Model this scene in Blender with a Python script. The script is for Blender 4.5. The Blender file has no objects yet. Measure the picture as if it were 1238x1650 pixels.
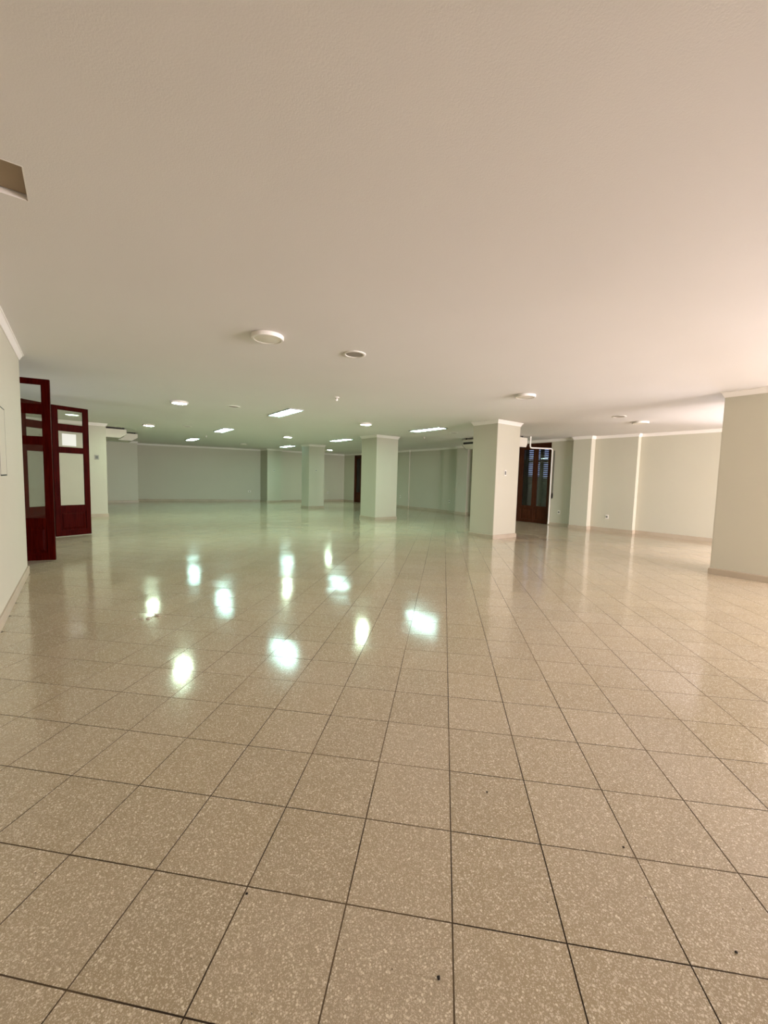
import bpy, bmesh, math, random
from mathutils import Vector, Matrix

random.seed(7)
SC = bpy.context.scene
COL = SC.collection
H = 2.79                      # ceiling height
TS = 0.33                     # floor tile module
R2 = math.sqrt(2.0)

# ------------------------------------------------------------------ camera
F_PX = 658.5354
CAM_LOC = Vector((0.7682, -0.8732, 1.3333))
CAM_R = Vector((0.59676, 0.80200, 0.02583))
CAM_U = Vector((-0.07830, 0.02617, 0.99659))
CAM_F = Vector((-0.79859, 0.59675, -0.07841))
cd = bpy.data.cameras.new('camera')
cam = bpy.data.objects.new('camera', cd)
COL.objects.link(cam)
m = Matrix((CAM_R, CAM_U, -CAM_F)).transposed().to_4x4()
m.translation = CAM_LOC
cam.matrix_world = m
cd.sensor_fit = 'HORIZONTAL'
cd.sensor_width = 36.0
cd.lens = 36.0 * F_PX / 1238.0
cd.clip_start = 0.02
cd.clip_end = 200
SC.camera = cam

# ------------------------------------------------------------------ world, daylight, exposure
w = bpy.data.worlds.new('daylight_sky')
SC.world = w
w.use_nodes = True
bg = w.node_tree.nodes['Background']
bg.inputs['Color'].default_value = (0.45, 0.55, 1.0, 1)
bg.inputs['Strength'].default_value = 0.55

def window_light(centre, size, rot, power, color):
    l = bpy.data.lights.new('window_daylight', 'AREA')
    l.shape = 'RECTANGLE'
    l.size, l.size_y = size
    l.energy = power
    l.color = color
    o = bpy.data.objects.new('window_daylight', l)
    COL.objects.link(o)
    o.location = centre
    o.rotation_euler = rot
    return o
END_X = 7.0                  # street wall beyond the picture edge
WZ0, WZ1 = 0.10, 2.50        # window sill and head
RW_Y = 11.72                 # long wall in its last stretch
RWIN = [(-2.05, 0.45), (2.9, 6.6)]      # windows of the long wall, out of sight behind the near pillar
EWIN = [(4.2, 10.4)]                    # window of the street wall
NWIN = [(-10.6, -7.2)]                  # glazed street entrance behind the wooden doors
EN_Y = -4.3
ZC = (WZ0 + WZ1) / 2
# skylight falls in from above, so every opening sends its light slightly downwards
for (a, b), pw, dn in zip(RWIN, (160, 300), (0.60, 0.22)):
    window_light(((a + b) / 2, RW_Y + 0.24 + 1.2 * math.sin(dn), ZC), (b - a, WZ1 - WZ0), (-math.pi / 2 + dn, 0, 0), pw, (1.0, 0.87, 0.98))
for (a, b), pw, dn in zip(EWIN, (1000,), (0.18,)):
    window_light((END_X + 0.24 + 1.2 * math.sin(dn), (a + b) / 2, ZC), (WZ1 - WZ0, b - a), (0, math.pi / 2 - dn, 0), pw, (1.0, 0.865, 0.95))
for (a, b), pw, dn in zip(NWIN, (26,), (0.18,)):
    window_light(((a + b) / 2, EN_Y - 0.24 - 1.2 * math.sin(dn), ZC), (b - a, WZ1 - WZ0), (math.pi / 2 - dn, 0, 0), pw, (1.0, 0.92, 0.88))

vs = SC.view_settings
vs.view_transform = 'Standard'
vs.look = 'None'
vs.exposure = 1.65
vs.gamma = 1.0
vs.use_curve_mapping = False

# ------------------------------------------------------------------ materials
MATS = {}
def new_mat(name):
    mt = bpy.data.materials.new(name)
    mt.use_nodes = True
    nt = mt.node_tree
    bs = nt.nodes['Principled BSDF']
    MATS[name] = mt
    return mt, nt, bs
def mix_rgb(nt, fac, a, b, blend='MIX'):
    n = nt.nodes.new('ShaderNodeMix')
    n.data_type = 'RGBA'
    n.blend_type = blend
    for sock, v in ((n.inputs[0], fac), (n.inputs[6], a), (n.inputs[7], b)):
        if hasattr(v, 'is_linked'):
            nt.links.new(v, sock)
        elif isinstance(v, (int, float)):
            sock.default_value = v
        else:
            sock.default_value = (*v, 1)
    return n.outputs[2]
def ramp(nt, src, p0, p1, c0=(0, 0, 0), c1=(1, 1, 1)):
    n = nt.nodes.new('ShaderNodeValToRGB')
    n.color_ramp.elements[0].position = p0
    n.color_ramp.elements[0].color = (*c0, 1)
    n.color_ramp.elements[1].position = p1
    n.color_ramp.elements[1].color = (*c1, 1)
    nt.links.new(src, n.inputs[0])
    return n.outputs[0]
def noise(nt, scale, detail=3, vec=None, rough=0.5):
    n = nt.nodes.new('ShaderNodeTexNoise')
    n.inputs['Scale'].default_value = scale
    n.inputs['Detail'].default_value = detail
    n.inputs['Roughness'].default_value = rough
    if vec is not None:
        nt.links.new(vec, n.inputs['Vector'])
    return n.outputs[0]
def pos(nt):
    return nt.nodes.new('ShaderNodeNewGeometry').outputs['Position']
def bump(nt, bs, h, strength, dist=0.002):
    b = nt.nodes.new('ShaderNodeBump')
    b.inputs['Strength'].default_value = strength
    b.inputs['Distance'].default_value = dist
    nt.links.new(h, b.inputs['Height'])
    nt.links.new(b.outputs[0], bs.inputs['Normal'])

def painted(name, c, c2, rough=0.6, bs_=0.25, nscale=60, big=0.7, spec=0.3):
    mt, nt, bs = new_mat(name)
    p = pos(nt)
    col = mix_rgb(nt, ramp(nt, noise(nt, big, 4, p), 0.35, 0.7), c, c2)
    nt.links.new(col, bs.inputs['Base Color'])
    bs.inputs['Roughness'].default_value = rough
    bs.inputs['Specular IOR Level'].default_value = spec
    bump(nt, bs, noise(nt, nscale, 4, p), bs_)
    return mt
painted('wall_paint', (0.530, 0.505, 0.390), (0.514, 0.489, 0.375), 0.55)
painted('ceiling_paint', (0.74, 0.71, 0.66), (0.72, 0.69, 0.64), 0.75, 0.3, 140)
painted('crown_paint', (0.80, 0.765, 0.69), (0.78, 0.74, 0.66), 0.5, 0.1)
painted('baseboard_stone', (0.47, 0.395, 0.29), (0.42, 0.35, 0.25), 0.35, 0.1, 200, 3.0)
painted('white_plastic', (0.74, 0.70, 0.62), (0.72, 0.68, 0.60), 0.4, 0.0)
painted('ac_plastic', (0.62, 0.58, 0.47), (0.60, 0.56, 0.45), 0.45, 0.0)
painted('grey_plastic', (0.36, 0.33, 0.28), (0.34, 0.31, 0.26), 0.5, 0.0)
painted('grille_grey', (0.33, 0.29, 0.24), (0.28, 0.25, 0.20), 0.6, 0.4, 300)
painted('dark_plastic_and_shade', (0.012, 0.012, 0.012), (0.016, 0.014, 0.012), 0.5, 0.0)
painted('socket_grey', (0.17, 0.17, 0.15), (0.15, 0.15, 0.13), 0.5, 0.0)
painted('hatch_board', (0.36, 0.27, 0.18), (0.33, 0.25, 0.165), 0.7, 0.2, 90)
painted('off_diffuser', (0.74, 0.69, 0.58), (0.72, 0.67, 0.56), 0.35, 0.0)
painted('frame_metal', (0.42, 0.42, 0.40), (0.40, 0.40, 0.38), 0.4, 0.0)
painted('paper', (0.80, 0.80, 0.78), (0.78, 0.78, 0.76), 0.8, 0.0)
painted('dirt_black', (0.015, 0.010, 0.006), (0.02, 0.014, 0.01), 0.8, 0.0)
painted('plaster_flake', (0.62, 0.56, 0.46), (0.40, 0.33, 0.24), 0.8, 0.2, 200, 60)
painted('stain_brown', (0.16, 0.09, 0.04), (0.12, 0.07, 0.03), 0.35, 0.0, 60, 30)
painted('strap_black', (0.010, 0.009, 0.008), (0.014, 0.012, 0.01), 0.8, 0.0)
painted('outside_plaster', (0.30, 0.28, 0.25), (0.26, 0.24, 0.21), 0.8, 0.3)

# dark varnished mahogany
mt, nt, bs = new_mat('mahogany')
tc = nt.nodes.new('ShaderNodeTexCoord').outputs['Object']
mp = nt.nodes.new('ShaderNodeMapping')
mp.inputs['Scale'].default_value = (14, 14, 0.9)
nt.links.new(tc, mp.inputs['Vector'])
g = noise(nt, 3.0, 5, mp.outputs[0], 0.6)
nt.links.new(ramp(nt, g, 0.3, 0.75, (0.017, 0.0006, 0.0004), (0.056, 0.0035, 0.0014)), bs.inputs['Base Color'])
bs.inputs['Roughness'].default_value = 0.35
bs.inputs['Specular IOR Level'].default_value = 0.02
# browner, older shutters and street doors
mt, nt, bs = new_mat('old_wood')
tc = nt.nodes.new('ShaderNodeTexCoord').outputs['Object']
mp = nt.nodes.new('ShaderNodeMapping')
mp.inputs['Scale'].default_value = (14, 14, 0.9)
nt.links.new(tc, mp.inputs['Vector'])
g = noise(nt, 3.0, 5, mp.outputs[0], 0.6)
nt.links.new(ramp(nt, g, 0.3, 0.75, (0.032, 0.0095, 0.004), (0.085, 0.026, 0.010)), bs.inputs['Base Color'])
bs.inputs['Roughness'].default_value = 0.42
bs.inputs['Specular IOR Level'].default_value = 0.06
mt, nt, bs = new_mat('shutter_wood')
bs.inputs['Base Color'].default_value = (0.030, 0.016, 0.014, 1)
bs.inputs['Roughness'].default_value = 0.5

# clear window glass: fresnel mix of see-through and mirror
mt, nt, bs = new_mat('glass')
out = nt.nodes['Material Output']
tr = nt.nodes.new('ShaderNodeBsdfTransparent')
tr.inputs[0].default_value = (0.93, 0.95, 0.93, 1)
gl = nt.nodes.new('ShaderNodeBsdfGlossy')
gl.inputs['Roughness'].default_value = 0.02
fr = nt.nodes.new('ShaderNodeFresnel')
fr.inputs[0].default_value = 1.5
ms = nt.nodes.new('ShaderNodeMixShader')
nt.links.new(fr.outputs[0], ms.inputs[0])
nt.links.new(tr.outputs[0], ms.inputs[1])
nt.links.new(gl.outputs[0], ms.inputs[2])
nt.links.new(ms.outputs[0], out.inputs[0])

def emitter(name, c, s):
    mt, nt, bs = new_mat(name)
    bs.inputs['Base Color'].default_value = (0.8, 0.8, 0.8, 1)
    bs.inputs['Emission Color'].default_value = (*c, 1)
    bs.inputs['Emission Strength'].default_value = s
emitter('lamp_glow', (0.72, 1.0, 0.72), 66.0)
emitter('panel_glow', (0.50, 1.0, 0.90), 8.0)
emitter('tube_glow', (0.66, 1.0, 0.92), 16.0)

# terrazzo tile
mt, nt, bs = new_mat('terrazzo')
p = pos(nt)
vr = nt.nodes.new('ShaderNodeVectorRotate')
vr.rotation_type = 'Z_AXIS'
vr.inputs['Angle'].default_value = -math.pi / 4
nt.links.new(p, vr.inputs['Vector'])
sc_ = nt.nodes.new('ShaderNodeVectorMath')
sc_.operation = 'MULTIPLY'
sc_.inputs[1].default_value = (1 / TS, 1 / TS, 0)
nt.links.new(vr.outputs[0], sc_.inputs[0])
fl = nt.nodes.new('ShaderNodeVectorMath')
fl.operation = 'FLOOR'
nt.links.new(sc_.outputs[0], fl.inputs[0])
wn = nt.nodes.new('ShaderNodeTexWhiteNoise')
wn.noise_dimensions = '3D'
nt.links.new(fl.outputs[0], wn.inputs['Vector'])
def chips(scale, lo, hi, edge):
    v = nt.nodes.new('ShaderNodeTexVoronoi')
    v.feature = 'F1'
    v.inputs['Scale'].default_value = scale
    # every tile is cut from its own block
    ad = nt.nodes.new('ShaderNodeVectorMath')
    ad.operation = 'MULTIPLY_ADD'
    nt.links.new(fl.outputs[0], ad.inputs[0])
    ad.inputs[1].default_value = (1.37, 2.11, 0)
    nt.links.new(p, ad.inputs[2])
    nt.links.new(ad.outputs[0], v.inputs['Vector'])
    sp = nt.nodes.new('ShaderNodeSeparateColor')
    nt.links.new(v.outputs['Color'], sp.inputs[0])
    # chip radius follows the cell's own random value
    sel = ramp(nt, sp.outputs[0], lo, hi)
    rad = nt.nodes.new('ShaderNodeMath')
    rad.operation = 'MULTIPLY'
    nt.links.new(sel, rad.inputs[0])
    rad.inputs[1].default_value = edge
    ls = nt.nodes.new('ShaderNodeMath')
    ls.operation = 'SUBTRACT'
    nt.links.new(rad.outputs[0], ls.inputs[0])
    nt.links.new(v.outputs['Distance'], ls.inputs[1])
    mk = nt.nodes.new('ShaderNodeMapRange')
    mk.inputs['From Min'].default_value = -0.02
    mk.inputs['From Max'].default_value = 0.10
    nt.links.new(ls.outputs[0], mk.inputs['Value'])
    return mk.outputs[0], sp.outputs[1]
c1, r1 = chips(150, 0.35, 0.97, 0.62)
c2, r2 = chips(320, 0.25, 0.85, 0.68)
c3, r3 = chips(60, 0.965, 0.985, 0.16)
base = mix_rgb(nt, ramp(nt, noise(nt, 1.1, 3, p), 0.38, 0.62), (0.475, 0.388, 0.248), (0.495, 0.415, 0.300))
vari = mix_rgb(nt, wn.outputs['Value'], (0.90, 0.89, 0.87), (1.06, 1.06, 1.07))
base = mix_rgb(nt, 1.0, base, vari, 'MULTIPLY')
base = mix_rgb(nt, ramp(nt, noise(nt, 420, 2, p), 0.4, 0.65), base, (0.370, 0.294, 0.188))
chipc = mix_rgb(nt, r1, (0.58, 0.49, 0.35), (0.84, 0.77, 0.62))
chipc2 = mix_rgb(nt, r2, (0.53, 0.44, 0.305), (0.75, 0.665, 0.52))
col = mix_rgb(nt, c2, base, chipc2)
col = mix_rgb(nt, c1, col, chipc)
col = mix_rgb(nt, c3, col, (0.07, 0.045, 0.025))
nt.links.new(col, bs.inputs['Base Color'])
rr = nt.nodes.new('ShaderNodeMapRange')
nt.links.new(noise(nt, 2.3, 4, p), rr.inputs['Value'])
rr.inputs['From Min'].default_value = 0.3
rr.inputs['From Max'].default_value = 0.7
rr.inputs['To Min'].default_value = 0.085
rr.inputs['To Max'].default_value = 0.15
nt.links.new(rr.outputs[0], bs.inputs['Roughness'])
bs.inputs['Specular IOR Level'].default_value = 0.85
# every tile lies a hair out of level
sb = nt.nodes.new('ShaderNodeVectorMath')
sb.operation = 'SUBTRACT'
nt.links.new(wn.outputs['Color'], sb.inputs[0])
sb.inputs[1].default_value = (0.5, 0.5, 0.5)
ml = nt.nodes.new('ShaderNodeVectorMath')
ml.operation = 'MULTIPLY_ADD'
nt.links.new(sb.outputs[0], ml.inputs[0])
ml.inputs[1].default_value = (0.012, 0.012, 0)
nt.links.new(nt.nodes.new('ShaderNodeNewGeometry').outputs['Normal'], ml.inputs[2])
nm = nt.nodes.new('ShaderNodeVectorMath')
nm.operation = 'NORMALIZE'
nt.links.new(ml.outputs[0], nm.inputs[0])
nt.links.new(nm.outputs[0], bs.inputs['Normal'])
# joints: dirty in places, tile-coloured in others
mt, nt, bs = new_mat('grout')
p = pos(nt)
nt.links.new(mix_rgb(nt, ramp(nt, noise(nt, 1.3, 4, p), 0.45, 0.68), (0.030, 0.016, 0.006), (0.23, 0.16, 0.09)), bs.inputs['Base Color'])
bs.inputs['Roughness'].default_value = 0.8

# ------------------------------------------------------------------ mesh helpers
def obj(name, bm, mat, parent=None, smooth=False):
    me = bpy.data.meshes.new(name)
    bm.normal_update()
    bm.to_mesh(me)
    bm.free()
    o = bpy.data.objects.new(name, me)
    COL.objects.link(o)
    if mat:
        me.materials.append(MATS[mat])
    if smooth:
        for f in me.polygons:
            f.use_smooth = True
        try:
            me.set_sharp_from_angle(angle=math.radians(40))
        except Exception:
            pass
    if parent:
        o.parent = parent
    return o
def tag(o, label, cat, group=None, kind=None):
    o['label'] = label
    o['category'] = cat
    if group:
        o['group'] = group
    if kind:
        o['kind'] = kind
    return o
def thing(name, label, cat, loc=(0, 0, 0), rotz=0, group=None, kind=None):
    o = bpy.data.objects.new(name, None)
    COL.objects.link(o)
    o.empty_display_size = 0.1
    o.location = loc
    o.rotation_euler = (0, 0, rotz)
    return tag(o, label, cat, group, kind)
def box(bm, x0, x1, y0, y1, z0, z1, bevel=0):
    vs_ = [bm.verts.new((x, y, z)) for z in (z0, z1) for y in (y0, y1) for x in (x0, x1)]
    fs = []
    for q in ((0, 2, 3, 1), (4, 5, 7, 6), (0, 1, 5, 4), (2, 6, 7, 3), (0, 4, 6, 2), (1, 3, 7, 5)):
        fs.append(bm.faces.new([vs_[i] for i in q]))
    if bevel:
        es = list({e for f in fs for e in f.edges})
        bmesh.ops.bevel(bm, geom=es, offset=bevel, segments=1, affect='EDGES', clamp_overlap=True)
    return bm
def NB():
    return bmesh.new()
def prism(bm, pts, z0, z1):
    lo = [bm.verts.new((x, y, z0)) for x, y in pts]
    hi = [bm.verts.new((x, y, z1)) for x, y in pts]
    n = len(pts)
    for i in range(n):
        j = (i + 1) % n
        bm.faces.new((lo[i], lo[j], hi[j], hi[i]))
    bm.faces.new(list(reversed(lo)))
    bm.faces.new(hi)
    bmesh.ops.recalc_face_normals(bm, faces=bm.faces[:])
    return bm
def lathe(bm, prof, n=40, ang0=0.0):
    rings = []
    for r, z in prof:
        if r <= 1e-6:
            rings.append([bm.verts.new((0, 0, z))])
        else:
            rings.append([bm.verts.new((r * math.cos(2 * math.pi * k / n), r * math.sin(2 * math.pi * k / n), z)) for k in range(n)])
    for a, b in zip(rings, rings[1:]):
        for k in range(n):
            q = [a[k % len(a)], a[(k + 1) % len(a)], b[(k + 1) % len(b)], b[k % len(b)]]
            q2 = []
            for v in q:
                if v not in q2:
                    q2.append(v)
            if len(q2) >= 3:
                bm.faces.new(q2)
    bmesh.ops.recalc_face_normals(bm, faces=bm.faces[:])
    return bm
def sweep(bm, path, prof, closed=False):
    """profile (outwards, z) along a plan path; outwards is the right-hand side of travel"""
    n = len(path)
    rings = []
    for i, (x, y) in enumerate(path):
        dirs = []
        if closed or i > 0:
            a = path[(i - 1) % n]
            dirs.append(Vector((x - a[0], y - a[1])).normalized())
        if closed or i < n - 1:
            b = path[(i + 1) % n]
            dirs.append(Vector((b[0] - x, b[1] - y)).normalized())
        ns = [Vector((d.y, -d.x)) for d in dirs]
        if len(ns) == 1:
            nv = ns[0]
        else:
            s = ns[0] + ns[1]
            nv = s / max(0.2, s.dot(ns[0]))
        rings.append([bm.verts.new((x + nv.x * o, y + nv.y * o, z)) for o, z in prof])
    k = len(prof)
    for i in range(n if closed else n - 1):
        a, b = rings[i], rings[(i + 1) % n]
        for j in range(k):
            bm.faces.new((a[j], a[(j + 1) % k], b[(j + 1) % k], b[j]))
    if not closed:
        bm.faces.new(rings[0])
        bm.faces.new(list(reversed(rings[-1])))
    bmesh.ops.recalc_face_normals(bm, faces=bm.faces[:])
    return bm
def tube(bm, pts, r, n=10):
    pts = [Vector(p) for p in pts]
    rings = []
    up = Vector((0.31, 0.17, 0.94))
    for i, p_ in enumerate(pts):
        d = (pts[min(i + 1, len(pts) - 1)] - pts[max(i - 1, 0)]).normalized()
        s = d.cross(up)
        if s.length < 1e-3:
            s = d.cross(Vector((1, 0, 0)))
        s.normalize()
        t = s.cross(d)
        rings.append([bm.verts.new(p_ + r * (math.cos(2 * math.pi * k / n) * s + math.sin(2 * math.pi * k / n) * t)) for k in range(n)])
    for a, b in zip(rings, rings[1:]):
        for k in range(n):
            bm.faces.new((a[k], a[(k + 1) % n], b[(k + 1) % n], b[k]))
    bm.faces.new(rings[0])
    bm.faces.new(rings[-1])
    bmesh.ops.recalc_face_normals(bm, faces=bm.faces[:])
    return bm

CROWN = [(-0.01, H + 0.005), (-0.01, H - 0.082), (0.008, H - 0.082), (0.011, H - 0.068), (0.018, H - 0.054), (0.032, H - 0.026), (0.038, H - 0.018), (0.046, H - 0.016), (0.046, H + 0.005)]
BASEB = [(-0.01, -0.004), (0.018, -0.004), (0.018, 0.085), (0.012, 0.096), (-0.01, 0.100)]

# ------------------------------------------------------------------ floor: slab with joints, terrazzo tiles laid diagonally
XMIN, XMAX, YMAX = -22.6, END_X, 12.0
fb = NB()
box(fb, XMIN - 0.3, XMAX + 0.3, -4.6, YMAX + 0.4, -0.14, -0.0013)
floor = obj('floor', fb, 'grout')
tag(floor, 'polished beige terrazzo floor of square tiles laid diagonally to the walls', 'floor', kind='structure')

def inside(x, y):
    if x < -22.55 or x > XMAX + 0.12 or y > 12.05:
        return False
    if y < -1.55:
        return -14.2 < x < -6.1 and y > -4.3
    return True
def to_px(pt):
    d = Vector(pt) - CAM_LOC
    z = d.dot(CAM_F)
    if z < 0.05:
        return None
    return (619 + F_PX * d.dot(CAM_R) / z, 825 - F_PX * d.dot(CAM_U) / z, z)
def tile_mesh(bm, cx, cy, rot, s=1.0, seed=None):
    g = 0.0023
    h = TS / 2 - g
    c, sn = math.cos(rot), math.sin(rot)
    def P(x, y, z):
        return bm.verts.new((cx + c * x - sn * y, cy + sn * x + c * y, z))
    lo = [P(sx * h, sy * h, -0.012) for sx, sy in ((-1, -1), (1, -1), (1, 1), (-1, 1))]
    hi = [P(sx * h, sy * h, 0.0) for sx, sy in ((-1, -1), (1, -1), (1, 1), (-1, 1))]
    for k in range(4):
        bm.faces.new((lo[k], lo[(k + 1) % 4], hi[(k + 1) % 4], hi[k]))
    bm.faces.new(hi)
tiles = []
for i in range(-80, 80):
    for j in range(-80, 80):
        gx, gy = (i + 0.5) * TS, (j + 0.5) * TS
        x, y = (gx - gy) / R2, (gx + gy) / R2
        if not inside(x, y):
            continue
        pr = to_px((x, y, 0))
        area = 0
        if pr:
            cs = [to_px((x + dx * TS / R2, y + dy * TS / R2, 0)) for dx, dy in ((1, 0), (0, 1), (-1, 0), (0, -1))]
            if all(cs):
                vis = any(-5 <= c_[0] <= 1243 and c_[1] <= 1655 for c_ in cs + [pr])
                if vis:
                    area = F_PX * F_PX / pr[2] ** 2 * abs((CAM_LOC.z)) / pr[2]
            elif pr[2] > 0.4 and abs(pr[0] - 619) < 900 and pr[1] < 2100:
                area = 1
        tiles.append((area, x, y))
tiles.sort(reverse=True)
bm = NB()
tile_mesh(bm, 0, 0, math.pi / 4)
t0 = obj('tile', bm, 'terrazzo', floor)
for k, (ar, x, y) in enumerate(tiles[:300]):
    t = t0 if k == 0 else t0.copy()
    if k:
        COL.objects.link(t)
        t.parent = floor
    t.location = (x, y, random.uniform(-0.0004, 0.0002))
bm = NB()
for ar, x, y in tiles[300:]:
    tile_mesh(bm, x, y, math.pi / 4)
far = obj('tile_field', bm, 'terrazzo', floor)
far['kind'] = 'stuff'

# ------------------------------------------------------------------ ceiling
HX0, HX1, HY0, HY1 = -2.290, -1.970, -1.40, -1.052          # hatch opening
bm = NB()
box(bm, XMIN - 0.3, HX0, -4.6, YMAX + 0.4, H, H + 0.15)
box(bm, HX1, XMAX + 0.3, -4.6, YMAX + 0.4, H, H + 0.15)
box(bm, HX0, HX1, -4.6, HY0, H, H + 0.15)
box(bm, HX0, HX1, HY1, YMAX + 0.4, H, H + 0.15)
tag(obj('ceiling', bm, 'ceiling_paint'), 'flat off-white plastered ceiling over the whole hall', 'ceiling', kind='structure')

# ------------------------------------------------------------------ walls
Z0 = -0.02
DZ = 2.69                    # door opening height
# right wall: room-side path, walking +x
FD0, FD1 = -19.40, -17.60    # far doorway
ND0, ND1 = -9.10, -6.76      # near doorway
seg1 = [(-20.60, 11.95), (FD0, 11.95)]
seg2 = [(FD1, 11.95), (-15.2, 11.95), (-15.2, 11.91), (-14.40, 11.91), (-14.40, 11.95), (-12.06, 11.95), (-12.06, 11.88), (-11.12, 11.88), (-11.12, 11.70), (-10.53, 11.70), (-10.53, 12.0), (-9.45, 12.0), (-9.45, 11.5), (ND0, 11.5)]
seg3 = [(ND1, 11.5), (-5.93, 11.5), (-5.93, 11.32), (-5.38, 11.32), (-5.38, 11.55), (-4.20, 11.55), (-4.20, RW_Y), (END_X + 0.2, RW_Y)]
OUT = 12.3
bm = NB()
for sg in (seg1, seg2, seg3[:6] + [(-4.20, RW_Y)]):
    prism(bm, sg + [(sg[-1][0], OUT), (sg[0][0], OUT)], Z0, H + 0.01)
xs = [-4.20] + [v for w_ in RWIN for v in w_] + [END_X + 0.2]
for k in range(0, len(xs), 2):
    box(bm, xs[k], xs[k + 1], RW_Y, RW_Y + 0.2, Z0, H + 0.01)
for a, b in RWIN:
    box(bm, a, b, RW_Y, RW_Y + 0.2, Z0, WZ0)
    box(bm, a, b, RW_Y, RW_Y + 0.2, WZ1, H + 0.01)
box(bm, FD0, FD1, 11.95, OUT, DZ, H + 0.01)
box(bm, ND0, ND1, 11.5, OUT, DZ, H + 0.01)
tag(obj('wall_right', bm, 'wall_paint'), 'cream wall with shallow pilasters and two shuttered doorways', 'wall', kind='structure')
bm = NB()
for sg in (seg1, seg2, seg3):
    sweep(bm, sg, BASEB)
tag(obj('baseboard_right', bm, 'baseboard_stone'), 'low beige stone baseboard along the wall with pilasters', 'baseboard', kind='structure')
bm = NB()
sweep(bm, seg1 + seg2 + seg3, CROWN)
tag(obj('trim_1', bm, 'crown_paint'), 'white cornice along the top of the wall with pilasters', 'cornice', kind='structure')

# back wall, walking +y
bk = [(-21.2, -1.0), (-21.2, 1.31), (-22.3, 1.31), (-20.95, 6.98), (-20.0, 7.0), (-20.0, 7.78), (-20.5, 7.8), (-20.5, 11.95)]
bm = NB()
prism(bm, bk + [(-22.9, 12.3), (-22.9, -1.0)], Z0, H + 0.01)
tag(obj('wall_back', bm, 'wall_paint'), 'far end wall of the hall with a square pilaster', 'wall', kind='structure')
bm = NB()
sweep(bm, bk, BASEB)
tag(obj('baseboard_back', bm, 'baseboard_stone'), 'low stone baseboard at the foot of the far end wall', 'baseboard', kind='structure')
bm = NB()
sweep(bm, bk, CROWN)
tag(obj('trim_2', bm, 'crown_paint'), 'pale cornice along the top of the far end wall', 'cornice', kind='structure')

# near left wall, walking -x, then round its end into the entrance
LW_Y, LW_X = -1.44, -6.20
lw = [(END_X + 0.2, LW_Y), (LW_X, LW_Y), (LW_X, -4.3)]
bm = NB()
prism(bm, [(END_X + 0.2, LW_Y), (LW_X, LW_Y), (LW_X, -4.3), (LW_X + 0.2, -4.3), (LW_X + 0.2, LW_Y - 0.2), (END_X + 0.2, LW_Y - 0.2)], Z0, H + 0.01)
tag(obj('wall_left', bm, 'wall_paint'), 'cream wall at the near side ending at the wooden doors', 'wall', kind='structure')
bm = NB()
sweep(bm, lw, BASEB)
tag(obj('baseboard_left', bm, 'baseboard_stone'), 'beige baseboard of the near wall beside the wooden doors', 'baseboard', kind='structure')
bm = NB()
sweep(bm, lw, CROWN)
tag(obj('trim_3', bm, 'crown_paint'), 'white cornice of the near wall ending above the doors', 'cornice', kind='structure')
# wall end beyond the entrance
pt = [(-14.15, -4.3), (-14.15, -0.19), (-14.95, -0.19), (-14.95, -1.0), (-21.3, -1.0)]
bm = NB()
prism(bm, pt + [(-21.3, -1.2), (-15.15, -1.2), (-15.15, -4.3)], Z0, H + 0.01)
tag(obj('wall_partition', bm, 'wall_paint'), 'cream wall end standing behind the opened wooden doors', 'wall', kind='structure')
bm = NB()
sweep(bm, pt, BASEB)
tag(obj('baseboard_partition', bm, 'baseboard_stone'), 'baseboard of the wall end behind the opened doors', 'baseboard', kind='structure')
bm = NB()
sweep(bm, pt, CROWN)
tag(obj('trim_4', bm, 'crown_paint'), 'cornice of the wall end behind the opened doors', 'cornice', kind='structure')
# entrance rear wall
bm = NB()
for a, b in ((-15.2, NWIN[0][0]), (NWIN[0][1], -6.0)):
    box(bm, a, b, EN_Y - 0.2, EN_Y, Z0, H + 0.01)
box(bm, *NWIN[0], EN_Y - 0.2, EN_Y, Z0, WZ0)
box(bm, *NWIN[0], EN_Y - 0.2, EN_Y, WZ1, H + 0.01)
tag(obj('wall_entrance', bm, 'wall_paint'), 'rear wall of the entrance behind the wooden doors', 'wall', kind='structure')

# street wall beyond the picture edge
bm = NB()
ys = [LW_Y - 0.2] + [v for w_ in EWIN for v in w_] + [RW_Y + 0.2]
for k in range(0, len(ys), 2):
    box(bm, END_X, END_X + 0.2, ys[k], ys[k + 1], Z0, H)
for a, b in EWIN:
    box(bm, END_X, END_X + 0.2, a, b, Z0, WZ0)
    box(bm, END_X, END_X + 0.2, a, b, WZ1, H)
tag(obj('wall_window', bm, 'wall_paint'), 'cream street wall with a wide window', 'wall', kind='structure')
wins = [((a, RW_Y + 0.1, WZ0), 0.0, b - a, lb) for (a, b), lb in zip(RWIN, ('window hidden behind the near pillar lighting the bright corner', 'wide window of the long wall beyond the picture edge'))]
wins += [((END_X + 0.1, a, WZ0), math.pi / 2, b - a, 'wide window of the street wall beyond the picture edge') for a, b in EWIN]
wins += [((a, EN_Y - 0.1, WZ0), 0.0, b - a, 'glazed street front of the entrance behind the wooden doors') for a, b in NWIN]
for i, (loc, rz, L, lb) in enumerate(wins):
    wr = thing('window_%d' % (i + 1), lb, 'window', loc, rz, kind='structure')
    bm = NB()
    h = WZ1 - WZ0
    n = max(2, round(L / 1.1))
    box(bm, 0, L, -0.03, 0.03, 0, 0.06)
    box(bm, 0, L, -0.03, 0.03, h - 0.06, h)
    for k in range(n + 1):
        x = min(max(k * L / n, 0.03), L - 0.03)
        box(bm, x - 0.03, x + 0.03, -0.03, 0.03, 0.06, h - 0.06)
    obj('window_frame', bm, 'mahogany', wr)
    for k in range(n):
        bm = NB()
        box(bm, k * L / n + 0.03, (k + 1) * L / n - 0.03, -0.003, 0.003, 0.06, h - 0.06)
        obj('pane', bm, 'glass', wr)

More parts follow.
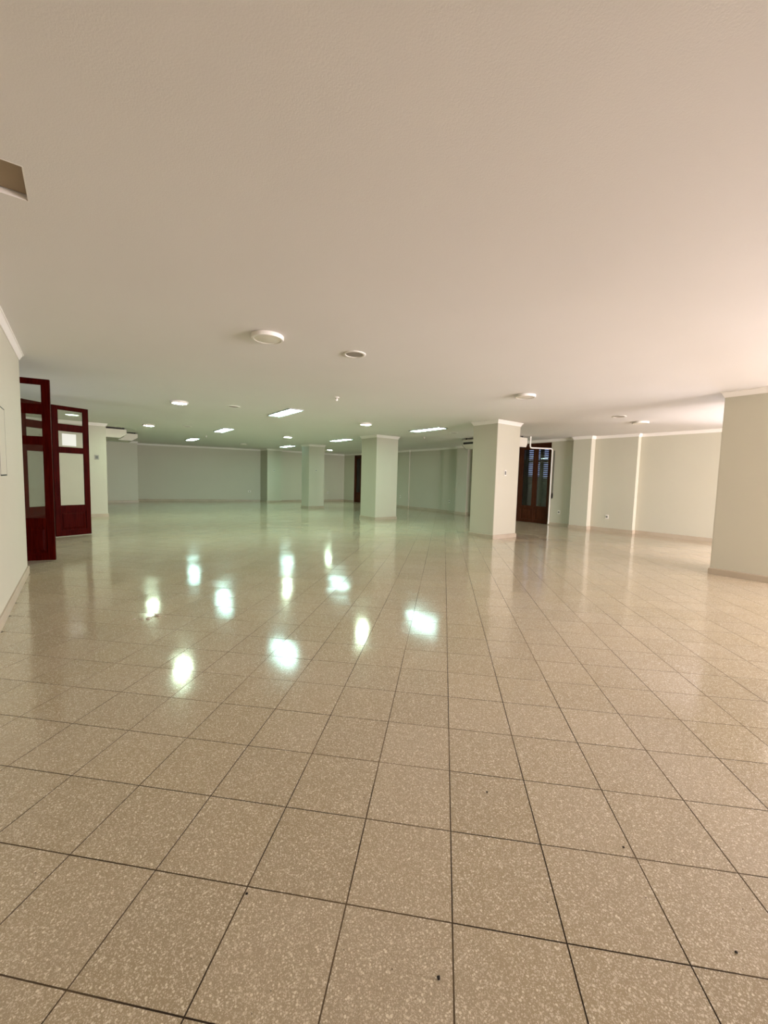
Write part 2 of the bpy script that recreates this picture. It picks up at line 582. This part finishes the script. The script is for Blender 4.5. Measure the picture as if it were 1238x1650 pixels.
# ------------------------------------------------------------------ free-standing pillars
def pillar(x0, x1, y0, y1, label):
    cx, cy = (x0 + x1) / 2, (y0 + y1) / 2
    t = thing('pillar', label, 'pillar', (cx, cy, 0), group='square pillars in the hall')
    hx, hy = (x1 - x0) / 2, (y1 - y0) / 2
    bm = NB()
    box(bm, -hx, hx, -hy, hy, -0.003, H)
    es = [e for e in bm.edges if abs(e.verts[0].co.z - e.verts[1].co.z) > 1]
    bmesh.ops.bevel(bm, geom=es, offset=0.006, segments=2, affect='EDGES')
    obj('shaft', bm, 'wall_paint', t)
    ring = [(-hx, -hy), (hx, -hy), (hx, hy), (-hx, hy)]
    obj('baseboard', sweep(NB(), ring, BASEB, True), 'baseboard_stone', t)
    obj('cornice', sweep(NB(), ring, CROWN, True), 'crown_paint', t)
    return t
pillar(-6.09, -5.36, 6.93, 7.80, 'square pillar with one brightly lit face and a light switch')
pillar(-11.05, -10.16, 6.93, 7.82, 'square pillar in the middle, second nearest of the free-standing row')
pillar(-16.28, -15.55, 7.18, 7.93, 'square pillar farthest from the camera, near the far end wall')
pillar(-1.23, -0.36, 7.02, 7.90, 'grey shaded pillar cut off by the edge of the picture')

# ------------------------------------------------------------------ wooden glazed door leaves
LEAF_Z = 2.64
def leaf(parent, p0, p1, mat='mahogany', rails=((0.0, 0.115), (0.50, 0.62), (1.71, 1.81), (2.15, 2.27), (2.57, LEAF_Z)), th=0.04, z0=0.012, sp=0.09, name='leaf'):
    """a door leaf between two plan points, in the parent's frame; panes between the upper rails, a panel below"""
    p0, p1 = Vector(p0), Vector(p1)
    L = (p1 - p0).length
    ang = math.atan2(p1.y - p0.y, p1.x - p0.x)
    bm = NB()
    hz = LEAF_Z + z0
    for x0, x1 in ((0, sp), (L - sp, L)):
        box(bm, x0, x1, -th / 2, th / 2, z0, hz, 0.003)
    for a, b in rails:
        box(bm, sp, L - sp, -th / 2, th / 2, z0 + a, z0 + b)
    # glazing beads
    for (a, b), (c_, d) in zip(rails[1:], rails[2:]):
        for s in (-1, 1):
            y0, y1 = sorted((s * 0.006, s * 0.016))
            box(bm, sp, sp + 0.012, y0, y1, z0 + b, z0 + c_)
            box(bm, L - sp - 0.012, L - sp, y0, y1, z0 + b, z0 + c_)
            box(bm, sp + 0.012, L - sp - 0.012, y0, y1, z0 + b, z0 + b + 0.012)
            box(bm, sp + 0.012, L - sp - 0.012, y0, y1, z0 + c_ - 0.012, z0 + c_)
    lf = obj(name, bm, mat, parent)
    lf.location = (p0.x, p0.y, 0)
    lf.rotation_euler = (0, 0, ang)
    # raised bottom panel
    bm = NB()
    a, b = rails[0][1] + z0, rails[1][0] + z0
    box(bm, sp, L - sp, -0.006, 0.006, a, b)
    for s in (-1, 1):
        lo = [(sp + 0.03, a + 0.03), (L - sp - 0.03, a + 0.03), (L - sp - 0.03, b - 0.03), (sp + 0.03, b - 0.03)]
        hi = [(sp + 0.055, a + 0.055), (L - sp - 0.055, a + 0.055), (L - sp - 0.055, b - 0.055), (sp + 0.055, b - 0.055)]
        v0 = [bm.verts.new((x, s * 0.006, z)) for x, z in lo]
        v1 = [bm.verts.new((x, s * 0.016, z)) for x, z in hi]
        for k in range(4):
            bm.faces.new((v0[k], v0[(k + 1) % 4], v1[(k + 1) % 4], v1[k]))
        bm.faces.new(v1)
    bmesh.ops.recalc_face_normals(bm, faces=bm.faces[:])
    obj('panel', bm, mat, lf)
    for (a, b), (c_, d) in zip(rails[1:], rails[2:]):
        bm = NB()
        box(bm, sp - 0.004, L - sp + 0.004, -0.002, 0.002, z0 + b - 0.004, z0 + c_ + 0.004)
        obj('pane', bm, 'glass', lf)
    return lf
D1 = thing('door_1', 'nearest glazed mahogany door leaf standing open beside the near wall', 'door', (-7.02, -1.18, 0), kind='structure')
leaf(D1, (0, 0), (-0.13, -0.58))
D2 = thing('door_2', 'folded glazed mahogany door with a paper sheet on its pane', 'door', (-9.78, -1.28, 0), kind='structure')
lfA = leaf(D2, (0, 0), (-0.267, 0.590))
leaf(D2, (0.02, -0.02), (0.43, -0.44))
# paper on the second pane of door_2
dv = Vector((-0.267, 0.590)).normalized()
nv = Vector((dv.y, -dv.x))           # faces +x
pc = Vector((-9.78, -1.28)) + dv * 0.29 + nv * 0.006
bm = NB()
box(bm, -0.125, 0.125, -0.0005, 0.0005, 0, 0.24)
pp = obj('paper_sheet', bm, 'paper')
pp.location = (pc.x, pc.y, 1.862)
pp.rotation_euler = (0, 0, math.atan2(dv.y, dv.x))
tag(pp, 'white paper sheet stuck on the glass of the folded door', 'paper')

# doorways in the wall with pilasters: folding glazed doors with louvred shutters outside
def street_door(name, x0, x1, y, label, nleaf):
    t = thing(name, label, 'door', (x0, y, 0), kind='structure')
    W = x1 - x0
    bm = NB()
    box(bm, 0, 0.05, 0.02, 0.16, -0.003, DZ)
    box(bm, W - 0.05, W, 0.02, 0.16, -0.003, DZ)
    box(bm, 0.05, W - 0.05, 0.02, 0.16, LEAF_Z - 0.005, DZ)
    obj('door_frame', bm, 'old_wood', t)
    lw_ = (W - 0.1) / nleaf
    for k in range(nleaf):
        leaf(t, (0.05 + k * lw_ + 0.002, 0.09), (0.05 + (k + 1) * lw_ - 0.002, 0.09), 'old_wood', rails=((0.0, 0.10), (0.46, 0.56), (2.50, 2.62)), z0=0.008, sp=0.075)
    return t
street_door('door_3', ND0, ND1, 11.5, 'brown glazed double doors with louvred shutters behind the lit pillar', 4)
street_door('door_4', FD0, FD1, 11.95, 'dark glazed doors with louvred shutters in the far corner', 3)
def shutter(x0, x1, y, label, open_from, grp):
    t = thing('louvred_shutter', label, 'shutter', (x0, y, 0), group=grp)
    W = x1 - x0
    bm = NB()
    box(bm, 0, 0.06, 0, 0.04, 0.0, DZ - 0.03)
    box(bm, W - 0.06, W, 0, 0.04, 0.0, DZ - 0.03)
    for a, b in ((0.0, 0.55), (2.06, 2.16), (2.56, DZ - 0.03)):
        box(bm, 0.06, W - 0.06, 0, 0.04, a, b)
    obj('shutter_frame', bm, 'shutter_wood', t)
    bm = NB()
    for z0, z1 in ((0.55, 2.06), (2.16, 2.56)):
        n = int((z1 - z0) / 0.064)
        for k in range(n):
            zc = z0 + (k + 0.5) * (z1 - z0) / n
            ang = math.radians(47 if zc > open_from else 60) + random.uniform(-0.03, 0.03)
            hw, ht = 0.037, 0.004
            c_, s_ = math.cos(ang), math.sin(ang)
            q = []
            for u, v in ((-hw, -ht), (hw, -ht), (hw, ht), (-hw, ht)):
                q.append((0.02 + c_ * u - s_ * v, zc + s_ * u + c_ * v))
            vs0 = [bm.verts.new((0.055, a, b)) for a, b in q]
            vs1 = [bm.verts.new((W - 0.055, a, b)) for a, b in q]
            for i in range(4):
                bm.faces.new((vs0[i], vs0[(i + 1) % 4], vs1[(i + 1) % 4], vs1[i]))
            bm.faces.new(vs0)
            bm.faces.new(vs1[::-1])
    bmesh.ops.recalc_face_normals(bm, faces=bm.faces[:])
    o = obj('louver_slats', bm, 'shutter_wood', t)
    o['kind'] = 'stuff'
    return t
n4 = (ND1 - ND0) / 4
for k in range(4):
    shutter(ND0 + k * n4 + 0.004, ND0 + (k + 1) * n4 - 0.004, 11.90,
            ['dark louvred shutter hidden behind the lit pillar, end of the row', 'dark louvred shutter behind the lit pillar, second of the row',
             'dark louvred shutter seen through the glass next to the lit pillar', 'dark louvred shutter with blue daylight between its upper slats'][k], [9, 9, 1.6, 1.55][k], 'shutters outside the brown doors')
n3 = (FD1 - FD0) / 3
for k in range(3):
    shutter(FD0 + k * n3 + 0.004, FD0 + (k + 1) * n3 - 0.004, 12.16,
            ['dark louvred shutter of the far corner doors, nearest the corner', 'middle louvred shutter of the doors in the far corner',
             'louvred shutter of the far corner doors, hidden by the middle pillar'][k], [1.4, 1.4, 9][k], 'shutters outside the far corner doors')

# ------------------------------------------------------------------ lamps and ceiling fittings
def ring_lamp(x, y, on, label, rot=0.0):
    t = thing('round_ceiling_lamp', label, 'ceiling lamp', (x, y, H), rot, 'round surface-mounted ceiling lamps')
    R = 0.165
    obj('housing', lathe(NB(), [(0, 0.002), (R - 0.012, 0.002), (R, -0.004), (R, -0.030), (R - 0.006, -0.042), (R - 0.020, -0.045), (R - 0.032, -0.042), (R - 0.032, -0.030), (0, -0.030)], 48), 'white_plastic', t, True)
    obj('diffuser', lathe(NB(), [(0, -0.0415), (R - 0.05, -0.0415), (R - 0.034, -0.039), (R - 0.034, -0.032), (0, -0.032)], 48), 'lamp_glow' if on else 'off_diffuser', t, True)
    bm = NB()
    box(bm, -0.004, 0.004, -R - 0.002, -R + 0.006, -0.040, -0.012)
    obj('clip', bm, 'dark_plastic_and_shade', t)
    return t
A = math.radians
ring_lamp(-3.47, 0.73, False, 'unlit round ceiling lamp, largest and nearest to the camera', A(-70))
ring_lamp(-3.38, 5.08, False, 'unlit round ceiling lamp above and in front of the brightly lit pillar', A(-70))
ring_lamp(-3.30, 9.34, False, 'unlit round ceiling lamp over the bright corner beyond the pillars', A(-70))
ring_lamp(-8.38, 0.78, True, 'lit round ceiling lamp nearest the folded doors, biggest of the lit ones')
ring_lamp(-13.30, 0.83, True, 'lit round ceiling lamp above the wall end behind the doors')
ring_lamp(-8.20, 5.16, True, 'lit round ceiling lamp above the middle pillar')
ring_lamp(-13.10, 5.13, True, 'lit round ceiling lamp to the near side of the farthest pillar')
ring_lamp(-17.50, 9.27, True, 'lit round ceiling lamp smallest and farthest, beside the farthest pillar')
ring_lamp(-17.93, 5.10, False, 'unlit round ceiling lamp close to the far end wall')

def troffer(x, y, label, L=1.28, W=0.33):
    t = thing('ceiling_light_panel', label, 'light panel', (x, y, H), 0, 'rectangular fluorescent ceiling panels')
    bm = NB()
    hx, hy, fw, d = L / 2, W / 2, 0.022, 0.022
    box(bm, -hx, hx, -hy, -hy + fw, -d, 0.003)
    box(bm, -hx, hx, hy - fw, hy, -d, 0.003)
    box(bm, -hx, -hx + fw, -hy + fw, hy - fw, -d, 0.003)
    box(bm, hx - fw, hx, -hy + fw, hy - fw, -d, 0.003)
    obj('frame', bm, 'frame_metal', t)
    bm = NB()
    box(bm, -hx + fw, hx - fw, -hy + fw, hy - fw, -0.010, 0.002)
    obj('diffuser', bm, 'panel_glow', t)
    for s in (-1, 1):
        bm = tube(NB(), [(-hx + 0.05, s * (hy - 0.075), -0.013), (hx - 0.05, s * (hy - 0.075), -0.013)], 0.011, 10)
        obj('tube', bm, 'tube_glow', t, True)
    return t
troffer(-8.10, 2.89, 'bluish rectangular light panel nearest the camera, largest of the lit panels')
troffer(-12.95, 2.88, 'bluish rectangular light panel second in the row by the doors')
troffer(-17.55, 2.90, 'rectangular light panel third in the row by the doors, closest to the end wall')
troffer(-7.92, 7.08, 'rectangular light panel between the middle pillar and the lit pillar')
troffer(-12.70, 7.08, 'rectangular light panel between the farthest pillar and the middle pillar')
troffer(-17.50, 7.02, 'rectangular light panel between the end wall pilaster and the farthest pillar')

def speaker(x, y, label):
    t = thing('ceiling_speaker', label, 'speaker', (x, y, H), 0, 'round recessed ceiling speakers')
    R = 0.135
    obj('trim_ring', lathe(NB(), [(R - 0.035, 0.002), (R, 0.002), (R, -0.006), (R - 0.010, -0.012), (R - 0.030, -0.010), (R - 0.035, -0.004)], 40), 'white_plastic', t, True)
    obj('grille', lathe(NB(), [(0, -0.008), (R - 0.07, -0.0072), (R - 0.034, -0.004), (R - 0.034, 0.001), (0, 0.001)], 40), 'grille_grey', t, True)
    return t
speaker(-3.40, 1.75, 'round grey ceiling speaker beside the nearest unlit lamp')
speaker(-8.17, 1.78, 'round grey ceiling speaker between a lit lamp and a bluish panel')
speaker(-12.85, 1.80, 'small round ceiling speaker among the panels by the doors')
speaker(-3.30, 8.28, 'round grey ceiling speaker over the bright corner beyond the lit pillar')
speaker(-7.95, 8.18, 'round ceiling speaker just in front of the lit pillar and long panel')

def sensor(x, y, label, rot):
    t = thing('motion_sensor', label, 'sensor', (x, y, H), rot, 'small ceiling sensors')
    obj('base', lathe(NB(), [(0, 0.002), (0.055, 0.002), (0.055, -0.014), (0.045, -0.022), (0, -0.022)], 24), 'white_plastic', t, True)
    obj('neck', tube(NB(), [(0, 0, -0.018), (0.005, 0, -0.035), (0.012, 0, -0.05)], 0.014, 10), 'white_plastic', t, True)
    h = obj('head', lathe(NB(), [(0, 0.03), (0.024, 0.026), (0.034, 0.010), (0.034, -0.016), (0.022, -0.032), (0, -0.036)], 20), 'white_plastic', t, True)
    h.location = (0.02, 0, -0.068)
    h.rotation_euler = (0, 0.9, 0)
    t.scale = (0.8, 0.8, 0.7)
    return t
sensor(-5.76, 2.88, 'small white ceiling sensor nearest the camera, in front of the panels', A(-60))
sensor(-15.40, 2.94, 'small ceiling sensor between the two far panels by the doors', A(-60))
sensor(-9.48, 8.38, 'small ceiling sensor below the long panel beside the lit pillar', A(-60))

# access hatch in the ceiling at the near left
t = thing('ceiling_hatch', 'open square ceiling hatch cut off by the picture edge', 'hatch', ((HX0 + HX1) / 2, (HY0 + HY1) / 2, H))
hx, hy = (HX1 - HX0) / 2, (HY1 - HY0) / 2
bm = NB()
box(bm, -hx + 0.006, hx - 0.002, -hy + 0.002, hy - 0.002, 0.030, 0.040)
obj('hatch_panel', bm, 'hatch_board', t)
bm = NB()
for x0, x1, y0, y1 in ((-hx - 0.001, -hx + 0.004, -hy, hy), (hx - 0.004, hx + 0.001, -hy, hy), (-hx + 0.004, hx - 0.004, -hy - 0.001, -hy + 0.004), (-hx + 0.004, hx - 0.004, hy - 0.004, hy + 0.001)):
    box(bm, x0, x1, y0, y1, -0.001, 0.024)
obj('hatch_frame', bm, 'white_plastic', t)
bm = NB()
box(bm, -hx, hx, -hy, hy, 0.12, 0.13)
obj('hatch_cover', bm, 'dark_plastic_and_shade', t)

# ------------------------------------------------------------------ under-ceiling air conditioners
def aircon(x0, x1, y0, y1, z0, z1, label, face):
    """box-bodied unit hung below the ceiling; face = +1/-1: which y side carries the grille"""
    cx, cy = (x0 + x1) / 2, (y0 + y1) / 2
    t = thing('air_conditioner', label, 'air conditioner', (cx, cy, z0))
    L, D, h = x1 - x0, y1 - y0, z1 - z0
    def prof(e):
        return [(-D / 2 - e, h + e), (-D / 2 - e, 0.09 - e), (-D / 2 + 0.05, -e), (D / 2 - 0.18, -e), (D / 2 + e, 0.12 - e), (D / 2 + e, h + e)]
    def extr(bm, pr, a, b):
        v0 = [bm.verts.new((a, y * face, z)) for y, z in pr]
        v1 = [bm.verts.new((b, y * face, z)) for y, z in pr]
        n = len(pr)
        for k in range(n):
            bm.faces.new((v0[k], v0[(k + 1) % n], v1[(k + 1) % n], v1[k]))
        bm.faces.new(v0)
        bm.faces.new(v1[::-1])
        bmesh.ops.recalc_face_normals(bm, faces=bm.faces[:])
        return bm
    obj('body', extr(NB(), prof(0), -L / 2 + 0.03, L / 2 - 0.03), 'ac_plastic', t)
    for s in (-1, 1):
        obj('seal', extr(NB(), prof(0.004), *sorted((s * (L / 2 - 0.03), s * (L / 2 - 0.022)))), 'dark_plastic_and_shade', t)
        obj('end_cap', extr(NB(), prof(0.0), *sorted((s * (L / 2 - 0.022), s * L / 2))), 'ac_plastic', t)
    bm = NB()
    for k in range(5):
        y = face * (-D / 2 + 0.10 + k * 0.055)
        box(bm, -L / 2 + 0.10, L / 2 - 0.10, y - 0.018, y + 0.018, -0.003, 0.002)
    obj('intake_grille', bm, 'dark_plastic_and_shade', t)
    bm = NB()
    y = face * D / 2
    box(bm, -L / 2 + 0.08, L / 2 - 0.08, *sorted((y, y + face * 0.004)), 0.135, 0.20)
    obj('air_outlet', bm, 'dark_plastic_and_shade', t)
    for sx in (-1, 1):
        for sy in (-1, 1):
            bm = NB()
            x, y = sx * (L / 2 - 0.14), sy * (D / 2 - 0.08)
            box(bm, x - 0.02, x + 0.02, y - 0.02, y + 0.02, h, H - z0)
            obj('hanger', bm, 'dark_plastic_and_shade', t)
    return t
aircon(-8.85, -6.86, 9.50, 10.30, 2.45, 2.735, 'white air conditioner under the ceiling, mostly hidden behind the lit pillar', -1)
aircon(-16.05, -14.95, -0.85, 0.40, 2.46, 2.73, 'beige air conditioner under the ceiling, sticking out beyond the wall end', 1)
aircon(-17.55, -16.45, -0.60, 0.86, 2.49, 2.74, 'second beige air conditioner, farther back beyond the wall end', 1)

# condensate pipe beside the brown doors
bm = tube(NB(), [(-6.82, 10.40, H + 0.01), (-6.82, 10.40, 2.49), (-6.82, 10.42, 2.455), (-6.81, 10.48, 2.445), (-6.72, 11.40, 2.475), (-6.715, 11.455, 2.455), (-6.71, 11.468, 2.40), (-6.71, 11.468, 0.10), (-6.71, 11.46, 0.03)], 0.022, 12)
tag(obj('drain_pipe', bm, 'crown_paint', None, True), 'white drain pipe bent from the ceiling down beside the brown doors', 'pipe')
t = thing('shutter_strap', 'black shutter strap hanging on the wall beside the white pipe', 'strap', (-6.64, 11.482, 0))
bm = NB()
box(bm, -0.010, 0.010, -0.003, 0.003, 1.05, 2.42)
obj('strap', bm, 'strap_black', t)
bm = NB()
lathe(bm, [(0, 0.22), (0.012, 0.21), (0.026, 0.14), (0.028, 0.07), (0.018, 0.01), (0, 0)], 14)
for v in bm.verts:
    v.co.y *= 0.35
o = obj('strap_grip', bm, 'strap_black', t, True)
o.location = (0, 0, 0.86)

# ------------------------------------------------------------------ switches, sockets, panel
def plate(name, label, cat, loc, face, w_=0.085, h_=0.12, kind='socket', mat='white_plastic', grp=None):
    """face: '+x' or '-y' or '+y' (the way it looks)"""
    rot = {'+x': math.pi / 2, '-y': 0, '+y': math.pi}[face]
    t = thing(name, label, cat, loc, rot, grp)
    bm = NB()
    box(bm, -w_ / 2, w_ / 2, -0.010, 0.001, -h_ / 2, h_ / 2, 0.003)
    obj('cover_plate', bm, mat, t)
    if kind == 'socket':
        bm = lathe(NB(), [(0, 0), (0.024, 0), (0.026, 0.004), (0.020, 0.006), (0, 0.006)], 20)
        o = obj('socket_face', bm, 'socket_grey', t, True)
        o.rotation_euler = (math.pi / 2, 0, 0)
        o.location = (0, -0.0095, 0)
    else:
        bm = NB()
        box(bm, -w_ * 0.28, w_ * 0.28, -0.016, -0.009, -h_ * 0.30, h_ * 0.30, 0.002)
        obj('rocker', bm, 'socket_grey', t)
    return t
G = 'wall sockets near the floor'
plate('wall_socket', 'grey wall socket on the narrow wall beside the brown doors', 'socket', (-6.38, 11.5, 0.44), '-y', grp=G)
plate('wall_socket', 'wall socket on the wall between the two bright pilaster edges', 'socket', (-4.90, 11.55, 0.42), '-y', grp=G)
plate('wall_socket', 'wall socket low on the far greenish wall beside the middle pillar', 'socket', (-15.02, 11.91, 0.52), '-y', grp=G)
plate('wall_socket', 'wall socket low on the greenish wall close to the lit pillar', 'socket', (-11.62, 11.88, 0.48), '-y', grp=G)
plate('wall_socket', 'white wall socket on the far end wall left of the pilaster', 'socket', (-21.06, 6.42, 0.53), '+x', 0.15, 0.09, grp=G)
plate('wall_socket', 'wall socket on the far end wall beside the farthest pillar', 'socket', (-20.5, 10.85, 0.50), '+x', grp=G)
S = 'switches on pillars'
plate('light_switch', 'light switch on the brightly lit pillar face', 'switch', (-5.36, 7.28, 1.57), '+x', 0.08, 0.14, 'switch', grp=S)
plate('light_switch', 'small switch on the farthest pillar', 'switch', (-15.55, 7.52, 1.67), '+x', 0.08, 0.10, 'switch', grp=S)
plate('light_switch', 'faint switch on the pilaster of the far end wall', 'switch', (-20.0, 7.36, 1.68), '+x', 0.08, 0.10, 'switch', grp=S)
t = plate('thermostat', 'grey control box on the wall end behind the doors', 'control', (-14.15, -0.43, 1.78), '+x', 0.11, 0.14, 'switch', 'grey_plastic')

t = thing('fuse_box', 'flush electrical panel on the near wall at the picture edge', 'electrical panel', (-4.38, LW_Y, 1.23), math.pi)
bm = NB()
L, h = 0.76, 0.73
for x0, x1, z0, z1 in ((-L / 2, -L / 2 + 0.17, 0, h), (L / 2 - 0.17, L / 2, 0, h), (-L / 2 + 0.17, L / 2 - 0.17, 0, 0.05), (-L / 2 + 0.17, L / 2 - 0.17, h - 0.05, h)):
    box(bm, x0, x1, -0.012, 0.001, z0, z1)
obj('panel_frame', bm, 'wall_paint', t)
bm = NB()
box(bm, -L / 2 + 0.168, L / 2 - 0.168, -0.0105, 0.001, 0.048, h - 0.048)
obj('panel_gap_shade', bm, 'dark_plastic_and_shade', t)  # nearly flush sheet, coloured dark to paint the shadow line round the panel door
bm = NB()
box(bm, -L / 2 + 0.20, L / 2 - 0.20, -0.0125, -0.009, 0.062, h - 0.062)
obj('panel_door', bm, 'wall_paint', t)

# ------------------------------------------------------------------ crumbs and dirt on the floor
def crumb(x, y, r, mat, name, label, cat, grp, flat=0.6):
    bm = NB()
    bmesh.ops.create_icosphere(bm, subdivisions=2, radius=r)
    for v in bm.verts:
        k = random.uniform(0.75, 1.2)
        v.co = Vector((v.co.x * k, v.co.y * k * 0.8, v.co.z * k * flat))
    zmin = min(v.co.z for v in bm.verts)
    for v in bm.verts:
        v.co.z -= zmin
    o = obj(name, bm, mat)
    o.location = (x, y, 0.0002)
    o.rotation_euler = (0, 0, random.uniform(0, 6))
    return tag(o, label, cat, grp)
GC = 'dark crumbs on the near tiles'
crumb(0.076, -0.132, 0.0055, 'dirt_black', 'floor_crumb', 'largest black crumb on the tiles at the very front', 'crumb', GC)
crumb(-0.280, 0.504, 0.0042, 'dirt_black', 'floor_crumb', 'tiny black crumb on a tile a few rows from the front', 'crumb', GC)
crumb(-0.443, -0.477, 0.0045, 'dirt_black', 'floor_crumb', 'black crumb beside a tile corner at the front left', 'crumb', GC)
crumb(0.187, 0.707, 0.0040, 'dirt_black', 'floor_crumb', 'tiny black crumb on the tiles at the right of the front', 'crumb', GC)
crumb(0.533, 0.611, 0.0045, 'dirt_black', 'floor_crumb', 'black crumb at the right edge of the front tiles', 'crumb', GC)
GF = 'plaster flakes below the near lamp'
for k in range(14):
    x = -3.50 + random.gauss(0, 0.035)
    y = -0.38 + random.gauss(0, 0.07)
    crumb(x, y, random.uniform(0.010, 0.022), 'plaster_flake', 'plaster_flake', 'pale plaster flake in the crumbled patch on the floor', 'flake', GF, 0.25)
